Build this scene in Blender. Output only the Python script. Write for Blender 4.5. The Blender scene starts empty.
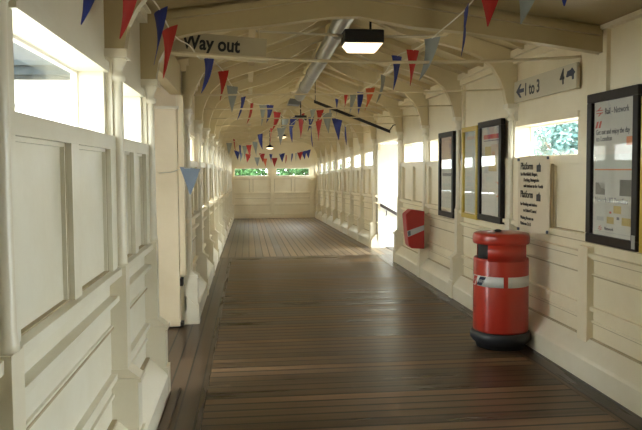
import bpy, math, random
from mathutils import Vector, Matrix
random.seed(7)
S = bpy.context.scene
COL = S.collection

# ------------------------------------------------------------------ materials
def nodes(name):
    m = bpy.data.materials.new(name); m.use_nodes = True
    nt = m.node_tree
    for n in list(nt.nodes):
        nt.nodes.remove(n)
    out = nt.nodes.new('ShaderNodeOutputMaterial')
    b = nt.nodes.new('ShaderNodeBsdfPrincipled')
    nt.links.new(b.outputs[0], out.inputs[0])
    return m, nt, b, out

def plain(name, col, rough=0.5, var=0.06, scale=6.0, bump=0.0, metal=0.0, coat=0.0, spec=0.5):
    """painted surface: base colour with faint noise wear, optional brushy bump"""
    m, nt, b, out = nodes(name)
    N, L = nt.nodes.new, nt.links.new
    tc = N('ShaderNodeTexCoord')
    no = N('ShaderNodeTexNoise'); no.inputs['Scale'].default_value = scale; no.inputs['Detail'].default_value = 5
    L(tc.outputs['Object'], no.inputs['Vector'])
    mx = N('ShaderNodeMix'); mx.data_type = 'RGBA'
    c = Vector(col)
    mx.inputs['A'].default_value = (*(c*(1-var)), 1); mx.inputs['B'].default_value = (*[min(1, v*(1+var)) for v in c], 1)
    L(no.outputs['Fac'], mx.inputs['Factor']); L(mx.outputs['Result'], b.inputs['Base Color'])
    b.inputs['Roughness'].default_value = rough; b.inputs['Metallic'].default_value = metal
    b.inputs['Specular IOR Level'].default_value = spec
    if coat: b.inputs['Coat Weight'].default_value = coat; b.inputs['Coat Roughness'].default_value = 0.1
    if bump:
        bp = N('ShaderNodeBump'); bp.inputs['Strength'].default_value = bump; bp.inputs['Distance'].default_value = 0.01
        n2 = N('ShaderNodeTexNoise'); n2.inputs['Scale'].default_value = scale*4
        L(tc.outputs['Object'], n2.inputs['Vector'])
        L(n2.outputs['Fac'], bp.inputs['Height']); L(bp.outputs['Normal'], b.inputs['Normal'])
    return m

def paint(name, col, rough=0.38):
    """old gloss house paint on boards: stains in soft blotches, brush ripple"""
    m, nt, b, out = nodes(name)
    N, L = nt.nodes.new, nt.links.new
    tc = N('ShaderNodeTexCoord')
    no = N('ShaderNodeTexNoise'); no.inputs['Scale'].default_value = 1.7; no.inputs['Detail'].default_value = 6; no.inputs['Roughness'].default_value = 0.62
    L(tc.outputs['Object'], no.inputs['Vector'])
    rp = N('ShaderNodeValToRGB')
    c = Vector(col)
    rp.color_ramp.elements[0].position = 0.28; rp.color_ramp.elements[0].color = (c.x*0.90, c.y*0.875, c.z*0.82, 1)
    rp.color_ramp.elements[1].position = 0.6; rp.color_ramp.elements[1].color = (*c, 1)
    L(no.outputs['Fac'], rp.inputs['Fac']); L(rp.outputs['Color'], b.inputs['Base Color'])
    b.inputs['Roughness'].default_value = rough
    bp = N('ShaderNodeBump'); bp.inputs['Strength'].default_value = 0.12; bp.inputs['Distance'].default_value = 0.01
    n2 = N('ShaderNodeTexNoise'); n2.inputs['Scale'].default_value = 14
    L(tc.outputs['Object'], n2.inputs['Vector'])
    L(n2.outputs['Fac'], bp.inputs['Height']); L(bp.outputs['Normal'], b.inputs['Normal'])
    return m

def boards(name, axis, width, c0, c1, rough=0.33, gap=0.06):
    """worn timber boards; axis = coordinate running ACROSS the boards ('X' or 'Y')"""
    m, nt, b, out = nodes(name)
    N, L = nt.nodes.new, nt.links.new
    tc = N('ShaderNodeTexCoord'); sp = N('ShaderNodeSeparateXYZ'); L(tc.outputs['Object'], sp.inputs[0])
    dv = N('ShaderNodeMath'); dv.operation = 'DIVIDE'; dv.inputs[1].default_value = width; L(sp.outputs[axis], dv.inputs[0])
    fl = N('ShaderNodeMath'); fl.operation = 'FLOOR'; L(dv.outputs[0], fl.inputs[0])
    fr = N('ShaderNodeMath'); fr.operation = 'FRACT'; L(dv.outputs[0], fr.inputs[0])
    wn = N('ShaderNodeTexWhiteNoise'); wn.noise_dimensions = '1D'; L(fl.outputs[0], wn.inputs['W'])
    mp = N('ShaderNodeMapping'); mp.inputs['Scale'].default_value = (1.1, 22, 22) if axis == 'Y' else (22, 1.1, 22)
    L(tc.outputs['Object'], mp.inputs['Vector'])
    gr = N('ShaderNodeTexNoise'); gr.inputs['Scale'].default_value = 1.0; gr.inputs['Detail'].default_value = 6; L(mp.outputs[0], gr.inputs['Vector'])
    pt = N('ShaderNodeTexNoise'); pt.inputs['Scale'].default_value = 1.3; pt.inputs['Detail'].default_value = 3; L(tc.outputs['Object'], pt.inputs['Vector'])
    a1 = N('ShaderNodeMath'); a1.operation = 'MULTIPLY_ADD'; a1.inputs[1].default_value = 0.62; L(wn.outputs['Value'], a1.inputs[0])
    a2 = N('ShaderNodeMath'); a2.operation = 'MULTIPLY_ADD'; a2.inputs[1].default_value = 0.55; a2.inputs[2].default_value = -0.13; L(gr.outputs['Fac'], a2.inputs[0]); L(a2.outputs[0], a1.inputs[2])
    a3 = N('ShaderNodeMath'); a3.operation = 'MULTIPLY_ADD'; a3.inputs[1].default_value = 0.5; L(pt.outputs['Fac'], a3.inputs[0]); L(a1.outputs[0], a3.inputs[2])
    a4 = N('ShaderNodeMath'); a4.operation = 'SUBTRACT'; a4.inputs[1].default_value = 0.28; a4.use_clamp = True; L(a3.outputs[0], a4.inputs[0])
    mx = N('ShaderNodeMix'); mx.data_type = 'RGBA'; mx.inputs['A'].default_value = (*c0, 1); mx.inputs['B'].default_value = (*c1, 1)
    L(a4.outputs[0], mx.inputs['Factor'])
    # gap between boards
    pp = N('ShaderNodeMath'); pp.operation = 'PINGPONG'; pp.inputs[1].default_value = 0.5; L(fr.outputs[0], pp.inputs[0])
    gt = N('ShaderNodeMath'); gt.operation = 'LESS_THAN'; gt.inputs[1].default_value = gap; L(pp.outputs[0], gt.inputs[0])
    m2 = N('ShaderNodeMix'); m2.data_type = 'RGBA'; m2.inputs['B'].default_value = (0.012, 0.009, 0.006, 1)
    L(gt.outputs[0], m2.inputs['Factor']); L(mx.outputs['Result'], m2.inputs['A'])
    L(m2.outputs['Result'], b.inputs['Base Color'])
    rr = N('ShaderNodeMapRange'); rr.inputs['To Min'].default_value = rough-0.08; rr.inputs['To Max'].default_value = rough+0.16
    L(a4.outputs[0], rr.inputs['Value']); L(rr.outputs[0], b.inputs['Roughness'])
    hs = N('ShaderNodeMath'); hs.operation = 'SUBTRACT'; L(gr.outputs['Fac'], hs.inputs[0]); L(gt.outputs[0], hs.inputs[1])
    bp = N('ShaderNodeBump'); bp.inputs['Strength'].default_value = 0.25; bp.inputs['Distance'].default_value = 0.006
    L(hs.outputs[0], bp.inputs['Height']); L(bp.outputs['Normal'], b.inputs['Normal'])
    b.inputs['Specular IOR Level'].default_value = 0.27
    return m

def emit(name, col, s):
    m, nt, b, out = nodes(name)
    b.inputs['Base Color'].default_value = (0.8, 0.8, 0.8, 1)
    b.inputs['Emission Color'].default_value = (*col, 1); b.inputs['Emission Strength'].default_value = s
    return m

def glass(name, gl=0.09):
    """thin sheet of glass: mostly clear, mirror-like at glancing angles"""
    m, nt, b, out = nodes(name)
    nt.nodes.remove(b)
    N, L = nt.nodes.new, nt.links.new
    tr = N('ShaderNodeBsdfTransparent'); gs = N('ShaderNodeBsdfGlossy'); gs.inputs['Roughness'].default_value = 0.03
    lw = N('ShaderNodeLayerWeight'); lw.inputs['Blend'].default_value = 0.5
    pw = N('ShaderNodeMath'); pw.operation = 'POWER'; pw.inputs[1].default_value = 5.0; L(lw.outputs['Facing'], pw.inputs[0])
    fr = N('ShaderNodeMath'); fr.operation = 'MULTIPLY_ADD'; fr.inputs[1].default_value = 0.9; fr.inputs[2].default_value = 0.04; L(pw.outputs[0], fr.inputs[0])
    mx = N('ShaderNodeMixShader'); L(fr.outputs[0], mx.inputs[0]); L(tr.outputs[0], mx.inputs[1]); L(gs.outputs[0], mx.inputs[2])
    L(mx.outputs[0], out.inputs[0])
    return m

def leafmat(name, c0, c1):
    m, nt, b, out = nodes(name)
    N, L = nt.nodes.new, nt.links.new
    tc = N('ShaderNodeTexCoord'); no = N('ShaderNodeTexNoise'); no.inputs['Scale'].default_value = 3.5; no.inputs['Detail'].default_value = 4
    L(tc.outputs['Object'], no.inputs['Vector'])
    rp = N('ShaderNodeValToRGB'); rp.color_ramp.elements[0].position = 0.35; rp.color_ramp.elements[1].position = 0.65
    rp.color_ramp.elements[0].color = (*c0, 1); rp.color_ramp.elements[1].color = (*c1, 1)
    L(no.outputs['Fac'], rp.inputs['Fac']); L(rp.outputs['Color'], b.inputs['Base Color'])
    b.inputs['Roughness'].default_value = 0.7; b.inputs['Specular IOR Level'].default_value = 0.15
    return m

CREAM = (0.845, 0.76, 0.565)
M = dict(
    wall=paint('cream_wall_paint', CREAM, 0.36),
    wall_cool=paint('pale_wall_paint', (0.79, 0.755, 0.63), 0.30),
    reveal=paint('white_window_reveal', (0.86, 0.85, 0.80), 0.4),
    casing=paint('warm_casing_paint', (0.82, 0.70, 0.50), 0.34),
    trim=paint('cream_trim_paint', (0.80, 0.745, 0.60), 0.30),
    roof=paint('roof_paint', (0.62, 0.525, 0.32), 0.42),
    roof_near=paint('shaded_roof_paint', (0.36, 0.285, 0.145), 0.42),  # same cream as the far roof, darkened to paint in the near shade
    beam_near=paint('shaded_beam_paint', (0.47, 0.385, 0.215), 0.38),  # beam cream with the dimness of the near stretch put into the colour
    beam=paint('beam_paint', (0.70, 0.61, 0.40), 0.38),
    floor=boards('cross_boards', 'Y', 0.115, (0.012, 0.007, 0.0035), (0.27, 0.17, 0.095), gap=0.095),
    floor_edge=boards('edge_boards', 'X', 0.11, (0.03, 0.019, 0.012), (0.17, 0.108, 0.062)),
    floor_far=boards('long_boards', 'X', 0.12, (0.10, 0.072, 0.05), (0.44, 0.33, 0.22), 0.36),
    black=plain('black_enamel', (0.014, 0.014, 0.016), 0.35),
    frame_black=plain('dark_frame', (0.011, 0.008, 0.007), 0.45, spec=0.3),
    yellow=plain('yellow_frame', (0.62, 0.44, 0.05), 0.35, coat=0.3),
    paper=plain('poster_paper', (0.62, 0.62, 0.57), 0.6, 0.03),
    paper_cool=plain('pale_blue_paper', (0.55, 0.60, 0.56), 0.6, 0.03),
    paper_pink=plain('faded_pink_paper', (0.58, 0.45, 0.37), 0.6, 0.08),
    notice=plain('cream_notice_sheet', (0.70, 0.61, 0.44), 0.5, 0.03),
    sign=plain('sign_enamel', (0.56, 0.51, 0.38), 0.4, 0.04),
    sign_old=plain('old_sign_enamel', (0.44, 0.38, 0.25), 0.45, 0.06),
    ink=plain('black_ink', (0.015, 0.015, 0.018), 0.5),
    ink_notice=plain('faded_black_ink', (0.05, 0.043, 0.035), 0.6),
    joint_shade=plain('joint_shade_paint', (0.47, 0.39, 0.25), 0.7, 0.3),  # panel joint lines with the moulding shade put into their colour
    ink_blue=plain('dark_blue_ink', (0.018, 0.026, 0.06), 0.5),
    ink_grey=plain('grey_ink', (0.12, 0.13, 0.17), 0.6),
    ink_red=plain('red_ink', (0.55, 0.06, 0.05), 0.5),
    ink_orange=plain('orange_print', (0.72, 0.25, 0.12), 0.6),
    ink_gold=plain('mustard_print', (0.55, 0.42, 0.15), 0.6, 0.2),
    photo=plain('grey_photo_print', (0.20, 0.20, 0.18), 0.6, 0.5, 14),
    label_grey=plain('grey_plate', (0.42, 0.42, 0.40), 0.5),
    red=plain('bin_red', (0.46, 0.030, 0.016), 0.28, 0.05, 5, coat=0.35),
    red_wall=plain('wall_bin_red', (0.42, 0.024, 0.022), 0.35, 0.05, 5, coat=0.2),
    bin_base=plain('bin_base_dark', (0.025, 0.026, 0.030), 0.45),
    bin_dark=plain('bin_inside', (0.02, 0.02, 0.02), 0.8),
    band=plain('white_band', (0.72, 0.72, 0.70), 0.35, 0.02),
    band_grey=plain('grey_band', (0.45, 0.46, 0.45), 0.4, 0.06),
    flag_b=plain('blue_flag', (0.014, 0.028, 0.22), 0.6, 0.1),
    flag_r=plain('red_flag', (0.42, 0.016, 0.012), 0.6, 0.1),
    flag_w=plain('shaded_white_flag', (0.30, 0.33, 0.32), 0.6, 0.1),  # white cloth with its backlit shade mixed into the grey
    flag_o=plain('orange_flag', (0.62, 0.11, 0.025), 0.6, 0.1),
    flag_g=plain('slate_blue_flag', (0.20, 0.25, 0.33), 0.6, 0.1),
    string=plain('white_cord', (0.75, 0.72, 0.62), 0.7),
    rod=plain('rod_paint', (0.64, 0.55, 0.36), 0.35),
    conduit=plain('pale_conduit', (0.62, 0.57, 0.46), 0.4),
    duct=plain('galvanised_duct', (0.40, 0.41, 0.40), 0.34, 0.22, 5, metal=0.75),
    duct_end=plain('dull_grey_duct', (0.17, 0.18, 0.18), 0.5, 0.2),
    housing=plain('lamp_housing', (0.010, 0.010, 0.013), 0.5),
    lit=emit('lit_diffuser', (1.0, 0.78, 0.50), 1.4),
    lit_small=emit('lit_bowl', (1.0, 0.78, 0.50), 1.6),
    rail=plain('dark_handrail', (0.035, 0.022, 0.018), 0.4),
    white_out=plain('white_render', (0.86, 0.85, 0.82), 0.7, 0.03),
    slate=plain('blue_grey_slate', (0.014, 0.019, 0.023), 0.9, 0.25, 3, spec=0.08),
    slate_trim=plain('slate_fascia', (0.032, 0.043, 0.048), 0.8, 0.1, spec=0.1),
    ground=plain('gravel_ground', (0.24, 0.22, 0.19), 0.9, 0.3, 2),
    bark=plain('bark', (0.09, 0.06, 0.04), 0.9, 0.3, 8),
    leaf_cool=leafmat('pale_leaves', (0.045, 0.125, 0.12), (0.24, 0.37, 0.35)),
    leaf=leafmat('green_leaves', (0.012, 0.045, 0.016), (0.09, 0.20, 0.07)),
    step=plain('worn_step', (0.34, 0.31, 0.26), 0.7, 0.2),
    glass=glass('thin_glass'),
    stain=plain('dark_gap', (0.03, 0.022, 0.016), 0.8),
)

# ------------------------------------------------------------------ mesh building
def ramp(y):                      # the far part of the bridge falls gently away
    return -0.0174*max(0.0, y-11.5)

class MB:
    def __init__(s): s.v = []; s.f = []; s.mi = []; s.sm = []; s.cur = 0; s.smooth = False
    def add(s, vs, fs, smooth=None):
        o = len(s.v); s.v += [tuple(v) for v in vs]
        for f in fs:
            s.f.append([i+o for i in f]); s.mi.append(s.cur); s.sm.append(s.smooth if smooth is None else smooth)
        return s
    def box(s, x0, x1, y0, y1, z0, z1):
        x0, x1 = sorted((x0, x1)); y0, y1 = sorted((y0, y1)); z0, z1 = sorted((z0, z1))
        vs = [(x, y, z) for z in (z0, z1) for y in (y0, y1) for x in (x0, x1)]
        return s.add(vs, [(0,2,3,1), (4,5,7,6), (0,1,5,4), (2,6,7,3), (0,4,6,2), (1,3,7,5)])
    def prism_y(s, poly, y0, y1, skew=None):
        """polygon of (x,z) swept along y; skew(x) shifts y"""
        k = skew or (lambda x: 0.0)
        n = len(poly)
        vs = [(x, y0+k(x), z) for x, z in poly] + [(x, y1+k(x), z) for x, z in poly]
        fs = [tuple(range(n-1, -1, -1)), tuple(range(n, 2*n))]
        fs += [(i, (i+1) % n, (i+1) % n+n, i+n) for i in range(n)]
        return s.add(vs, fs)
    def prism(s, poly, origin, ax, ay, depth):
        """polygon (u,v) in plane of unit vectors ax, ay, extruded by vector depth"""
        o, ax, ay, d = Vector(origin), Vector(ax), Vector(ay), Vector(depth)
        n = len(poly)
        a = [o+ax*u+ay*v for u, v in poly]
        vs = a+[p+d for p in a]
        fs = [tuple(range(n-1, -1, -1)), tuple(range(n, 2*n))]+[(i, (i+1) % n, (i+1) % n+n, i+n) for i in range(n)]
        return s.add(vs, fs)
    def lathe(s, cx, cy, prof, n=20, a0=0.0, a1=2*math.pi, smooth=True):
        full = abs(a1-a0) > 2*math.pi-1e-4
        m = n if full else n+1
        vs = []
        for r, z in prof:
            for i in range(m):
                a = a0+(a1-a0)*i/n
                vs.append((cx+r*math.cos(a), cy+r*math.sin(a), z))
        fs = []
        for j in range(len(prof)-1):
            for i in range(n):
                i2 = (i+1) % m
                fs.append((j*m+i, j*m+i2, (j+1)*m+i2, (j+1)*m+i))
        if full:
            fs.append(tuple(range(m-1, -1, -1))); fs.append(tuple((len(prof)-1)*m+i for i in range(m)))
        return s.add(vs, fs, smooth)
    def tube(s, pts, r, n=8, cap=True):
        pts = [Vector(p) for p in pts]; rs = r if isinstance(r, (list, tuple)) else [r]*len(pts)
        vs = []; ref = None
        for k, p in enumerate(pts):
            t = (pts[min(k+1, len(pts)-1)]-pts[max(k-1, 0)]).normalized()
            if ref is None: ref = Vector((0, 0, 1)) if abs(t.z) < 0.9 else Vector((1, 0, 0))
            a = (ref-t*ref.dot(t)).normalized(); b = t.cross(a); ref = a
            for i in range(n):
                g = 2*math.pi*i/n; vs.append(p+(a*math.cos(g)+b*math.sin(g))*rs[k])
        fs = []
        for k in range(len(pts)-1):
            for i in range(n):
                j = (i+1) % n; fs.append((k*n+i, k*n+j, (k+1)*n+j, (k+1)*n+i))
        if cap: fs.append(tuple(range(n-1, -1, -1))); fs.append(tuple((len(pts)-1)*n+i for i in range(n)))
        return s.add(vs, fs, True)
    def build(s, name, mats, parent=None, origin=None, slope=False, bevel=0.0):
        o3 = Vector(origin) if origin is not None else Vector((0, 0, 0))
        if slope: s.v = [(x, y, z+ramp(y)) for x, y, z in s.v]
        me = bpy.data.meshes.new(name)
        me.from_pydata([Vector(v)-o3 for v in s.v], [], s.f)
        for m in (mats if isinstance(mats, (list, tuple)) else [mats]): me.materials.append(m)
        for p, mi, sm in zip(me.polygons, s.mi, s.sm): p.material_index = mi; p.use_smooth = sm
        me.validate(); me.update()
        ob = bpy.data.objects.new(name, me); COL.objects.link(ob)
        ob.location = o3
        if parent is not None:
            ob.parent = parent
            ob.location = o3-world_loc(parent)
        if bevel:
            bv = ob.modifiers.new('bevel', 'BEVEL'); bv.width = bevel; bv.segments = 2; bv.limit_method = 'ANGLE'
        return ob

def world_loc(o):
    v = Vector((0, 0, 0))
    while o is not None: v += o.location; o = o.parent
    return v

def tag(o, label, cat, group=None, kind=None):
    o['label'] = label; o['category'] = cat
    if group: o['group'] = group
    if kind: o['kind'] = kind
    return o

def empty(name, loc):
    o = bpy.data.objects.new(name, None); COL.objects.link(o); o.location = loc; o.empty_display_size = 0.1
    return o

def text_mesh(name, txt, mat, parent, pos, ax, ay, size, squeeze=1.0, align='LEFT', depth=0.0015, bold=0.0):
    """lettering as a thin mesh; ax = reading direction, ay = up (unit vectors)"""
    cu = bpy.data.curves.new(name, 'FONT'); cu.body = txt; cu.size = size; cu.extrude = depth; cu.align_x = align
    cu.resolution_u = 3; cu.offset = bold
    tmp = bpy.data.objects.new('tmp', cu); COL.objects.link(tmp)
    bpy.context.view_layer.update()
    me = bpy.data.meshes.new_from_object(tmp.evaluated_get(bpy.context.evaluated_depsgraph_get()))
    bpy.data.objects.remove(tmp); bpy.data.curves.remove(cu)
    ax, ay = Vector(ax).normalized(), Vector(ay).normalized(); az = ax.cross(ay)
    R = Matrix((ax*squeeze, ay, az)).transposed()
    for v in me.vertices: v.co = R @ v.co
    me.name = name; me.materials.clear(); me.materials.append(mat)
    ob = bpy.data.objects.new(name, me); COL.objects.link(ob)
    ob.parent = parent; ob.location = Vector(pos)-world_loc(parent)
    return ob

# ------------------------------------------------------------------ wall bays (profile shared by both sides)
ORD = ['first', 'second', 'third', 'fourth', 'fifth', 'sixth', 'seventh', 'eighth', 'ninth', 'tenth', 'eleventh', 'twelfth', 'thirteenth']
THICK = 0.15
def wall_mesh(mb, s, W, y0, y1, bays, zw, top=2.56, THICK=THICK):
    """s=+1 right wall, -1 left wall; W = panel plane; bays = [(ya, yb, window?(wa, wb) or None)]"""
    X = lambda d: W-s*d
    def bx(d0, d1, a, b, z0, z1): mb.box(X(d0), X(d1), a, b, z0, z1)
    z0w, z1w = zw
    bx(-THICK, 0, y0, y1, 0.0, 1.0)
    bx(-THICK, 0, y0, y1, z1w, top)
    # running mouldings
    for (d, a, b) in ((0.014, 0.385, 0.40), (0.03, 0.47, 0.50), (0.012, 0.725, 0.74), (0.024, 0.845, 0.86), (0.045, 0.86, 0.885),
                      (0.03, 0.965, 0.985), (0.06, 0.985, 1.02), (0.022, 0.14, 0.27)):
        bx(0, d, y0, y1, a, b)
    mb.cur = 1  # thin strips painting in the shade line under each moulding
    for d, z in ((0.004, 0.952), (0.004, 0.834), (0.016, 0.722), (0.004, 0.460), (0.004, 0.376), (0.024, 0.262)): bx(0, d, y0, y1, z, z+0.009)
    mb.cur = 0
    bx(0, 0.05, y0, y1, top-0.12, top-0.06); bx(0, 0.075, y0, y1, top-0.06, top)
    for ya, yb, win in bays:
        if win:
            wa, wb = win
            bx(-THICK, 0, ya, wa, 1.0, z1w); bx(-THICK, 0, wb, yb, 1.0, z1w)
            bx(-THICK, 0, wa, wb, 1.0, z0w)
            bx(0, 0.022, wa-0.03, wb+0.03, z1w, z1w+0.05)
            bx(0, 0.04, ya, yb, z0w-0.065, z0w)
            zt = z0w-0.065
        else:
            bx(-THICK, 0, ya, yb, 1.0, z1w)
            bx(0, 0.04, ya, yb, 1.525, 1.59); zt = 1.525
        # recessed panels with stiles and a middle mullion, small bead round each
        bx(0, 0.038, ya, ya+0.15, 1.02, zt); bx(0, 0.038, yb-0.15, yb, 1.02, zt)
        ym = (ya+yb)/2
        bx(0, 0.038, ym-0.055, ym+0.055, 1.02, zt)
        for a, b in ((ya+0.15, ym-0.055), (ym+0.055, yb-0.15)):
            for e in (a, b-0.015): bx(0, 0.016, e, e+0.015, 1.02, zt)
            bx(0, 0.016, a, b, zt-0.015, zt)
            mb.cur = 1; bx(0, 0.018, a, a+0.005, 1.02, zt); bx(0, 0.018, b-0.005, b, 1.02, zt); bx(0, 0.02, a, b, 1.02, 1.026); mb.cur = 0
        bx(0, 0.03, ya, ya+0.1, zt, top-0.12) if not win else None
        bx(0, 0.03, yb-0.1, yb, zt, top-0.12) if not win else None

def plinth(name, s, W, y0, y1, d, label):
    mb = MB()
    poly = [(0, 0), (d, 0), (d, 0.145), (d-0.012, 0.165), (0.03, 0.262), (0.0, 0.262)]
    P = [(W-s*a, z) for a, z in poly]
    ys = [y0]+[y for y in (11.5, 15, 19) if y0 < y < y1]+[y1]
    for a, b in zip(ys[:-1], ys[1:]): mb.prism_y(P, a, b)
    o = mb.build(name, M['trim'], slope=True)
    return tag(o, label, 'baseboard', kind='structure')

n_win = [0]
def window(s, W, ya, yb, z0, z1, label, THICK=THICK):
    n_win[0] += 1
    mb = MB(); xo = W+s*(THICK-0.03); xi = W+s*THICK-s*0.006
    t = 0.012
    mb.box(xo, xi, ya, yb, z0, z0+t); mb.box(xo, xi, ya, yb, z1-t, z1)
    mb.box(xo, xi, ya, ya+t, z0+t, z1-t); mb.box(xo, xi, yb-t, yb, z0+t, z1-t)
    o = mb.build('window_%d' % n_win[0], M['reveal'], slope=True, origin=(xo, ya, z0+ramp(ya)))
    tag(o, label, 'window', kind='structure')
    g = MB(); xm = (xo+xi)/2
    g.box(xm-0.002, xm+0.002, ya+t, yb-t, z0+t, z1-t)
    g.build('pane', M['glass'], o, slope=True)

def column(s, W, y, label, d=0.0, short=False):
    X = lambda q: W-s*q
    dz = ramp(y)
    mb = MB()
    mb.box(X(0), X(0.078+d), y-0.048, y+0.048, 0.5, 1.03)
    mb.box(X(0), X(0.03), y-0.045, y+0.045, 1.03, 2.05)
    mb.smooth = True
    mb.lathe(X(0.045), y, [(0.038, 1.03), (0.037, 1.05), (0.033, 1.08), (0.030, 1.5), (0.029, 1.9), (0.029, 1.99)], 14)
    mb.smooth = False
    mb.v = [(a, b, c+dz) for a, b, c in mb.v]
    o = mb.build('column', M['trim'], origin=(W, y, dz))
    tag(o, label, 'column', 'wall columns', kind='structure')
    c = MB(); c.smooth = True
    c.lathe(X(0.045), y, [(0.029, 1.93), (0.043, 1.94), (0.043, 1.962), (0.030, 1.975), (0.032, 2.0), (0.05, 2.035), (0.055, 2.045)], 14)
    c.smooth = False
    c.box(X(0), X(0.105), y-0.062, y+0.062, 2.045, 2.085)
    c.v = [(a, b, z+dz) for a, b, z in c.v]
    c.build('capital', M['trim'], o)
    b = MB()
    b.box(X(0), X(0.142+d), y-0.062, y+0.062, 0.0, 0.20)
    b.box(X(0), X(0.128+d), y-0.058, y+0.058, 0.20, 0.455)
    b.box(X(0), X(0.145+d), y-0.07, y+0.07, 0.455, 0.475)
    b.prism_y([(X(0), 0.475), (X(0.135+d), 0.475), (X(0.08+d), 0.52), (X(0), 0.52)], y-0.058, y+0.058)
    b.v = [(a, q, z+dz) for a, q, z in b.v]
    b.build('pedestal', M['trim'], o)
    return o

WR, WL, WF = 2.46, -0.68, -0.63
ZR, ZN = (1.595, 1.875), (1.665, 1.97)

# ------------------------------------------------------------------ right wall
R_P = [2.75, 4.46, 5.97, 7.52, 9.0, 10.55]
wins = {(4.46, 5.97): (4.80, 5.93), (7.52, 9.0): (7.62, 8.9), (9.0, 10.55): (9.14, 10.42)}
mb = MB()
bays = [(a, b, wins.get((a, b))) for a, b in zip(R_P[:-1], R_P[1:])]
wall_mesh(mb, 1, WR, 2.75, 10.6, bays, ZR)
wall_mesh(mb, 1, WR, -1.5, 1.75, [(-1.5, 0.1, None), (0.1, 1.75, None)], ZR); mb.box(WR, WR+THICK, 1.75, 2.75, 1.95, 2.56)  # unseen doorway gap beside the camera, added to light the left wall
mb.box(WR, WR-0.05, 4.54, 4.68, 0.20, 0.93)               # flat pilaster beside the big poster
tag(mb.build('wall_right', [M['wall'], M['joint_shade']]), 'cream panelled wooden wall on the right, with posters and clerestory windows', 'wall', kind='structure')
lab = {4.80: 'strip window above the platform notice, leaves outside', 7.62: 'strip window half hidden by the narrow black poster frame',
       9.14: 'small strip window above the wall-hung red bin'}
for k, v in wins.items(): window(1, WR, v[0], v[1], ZR[0], ZR[1], lab[v[0]])
plinth('baseboard_right', 1, WR, 2.75, 10.62, 0.13, 'cream sloping skirting along the right wall behind the red bin')

RF_P = [12.72, 14.16, 15.6, 17.0, 18.45, 19.9, 21.35, 22.8]
mb = MB(); fb = list(zip(RF_P, RF_P[1:]+[23.6]))
wall_mesh(mb, 1, WR, 12.6, 23.6, [(a, b, (a+0.1, b-0.1)) for a, b in fb], ZR, THICK=0.05)
tag(mb.build('wall_right', [M['wall'], M['joint_shade']], slope=True), 'cream panelled wall on the right beyond the stair opening', 'wall', kind='structure')
for i, (a, b) in enumerate(fb): window(1, WR, a+0.1, b-0.1, ZR[0], ZR[1], ORD[i]+' strip window beyond the stair opening on the right wall', THICK=0.05)
plinth('baseboard_right', 1, WR, 12.6, 23.6, 0.13, 'cream sloping skirting on the right beyond the stair opening')
RL = {2.91: 'cream column in the right wall nearer than the big poster', 5.97: 'cream column between the notice window and the coloured poster',
      7.52: 'cream column between the yellow frame and the narrow black frame', 9.0: 'cream column just on the near side of the wall-hung red bin',
      10.55: 'cream column at the near edge of the stair opening'}
for y in (2.91, 5.97, 7.52, 9.0, 10.55): column(1, WR, y, RL[y])
for i, y in enumerate(RF_P):
    column(1, WR, y+0.02, 'cream column at the far edge of the stair opening' if i == 0 else ORD[i-1]+' cream column past the far edge of the stair opening')
mb = MB(); mb.box(WR, WR+THICK, 10.6, 12.6, 2.0, 2.56); mb.box(WR, WR-0.03, 10.6, 12.6, 2.0, 2.06)
tag(mb.build('trim_1', M['wall'], slope=True), 'cream header board over the stair opening on the right', 'trim', kind='structure')

# ------------------------------------------------------------------ left wall, near stretch
L_P = [-1.5, 0.25, 1.80, 3.40, 4.50]
lw = [None, None, (2.07, 3.31), (3.55, 4.42)]
mb = MB()
wall_mesh(mb, -1, WL, -1.5, 4.55, [(a, b, w) for a, b, w in zip(L_P[:-1], L_P[1:], lw)], ZN)
tag(mb.build('wall_left', [M['wall_cool'], M['joint_shade']]), 'pale panelled wooden wall close on the left with tall strip windows', 'wall', kind='structure')
for w, l in zip(lw[2:], ('large left strip window showing a slate roof outside', 'left strip window just before the exit opening')):
    window(-1, WL, w[0], w[1], ZN[0], ZN[1], l)
plinth('baseboard_left', -1, WL, -1.5, 4.55, 0.14, 'pale sloping skirting along the near left wall')
column(-1, WL, 0.25, 'pale column in the left wall beside the camera')
column(-1, WL, 1.80, 'pale column at the left picture edge before the slate-roof window')
column(-1, WL, 3.40, 'pale column between the two near left windows')
column(-1, WL, 4.50, 'pale end column of the near left wall at the exit opening')

# ------------------------------------------------------------------ left wall, far stretch
LF_P = [6.62, 8.10, 9.6, 11.1, 12.6, 14.1, 15.6, 17.1, 18.6, 20.1, 21.6, 23.1]
mb = MB(); fl = list(zip(LF_P, LF_P[1:]+[23.6]))
wall_mesh(mb, -1, WF, 6.55, 23.6, [(a, b, (a+0.1, b-0.1) if b-a > 1 else None) for a, b in fl], ZR, THICK=0.05)
tag(mb.build('wall_left', [M['wall'], M['joint_shade']], slope=True), 'cream panelled wall on the left beyond the exit opening', 'wall', kind='structure')
for i, (a, b) in enumerate(fl[:-1]): window(-1, WF, a+0.1, b-0.1, ZR[0], ZR[1], ORD[i]+' strip window in the left wall beyond the tall casing', THICK=0.05)
plinth('baseboard_left', -1, WF, 6.55, 23.6, 0.13, 'cream sloping skirting along the far left wall')
for i, y in enumerate(LF_P): column(-1, WF, y, ORD[i]+' cream column in the left wall beyond the tall casing')

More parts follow.
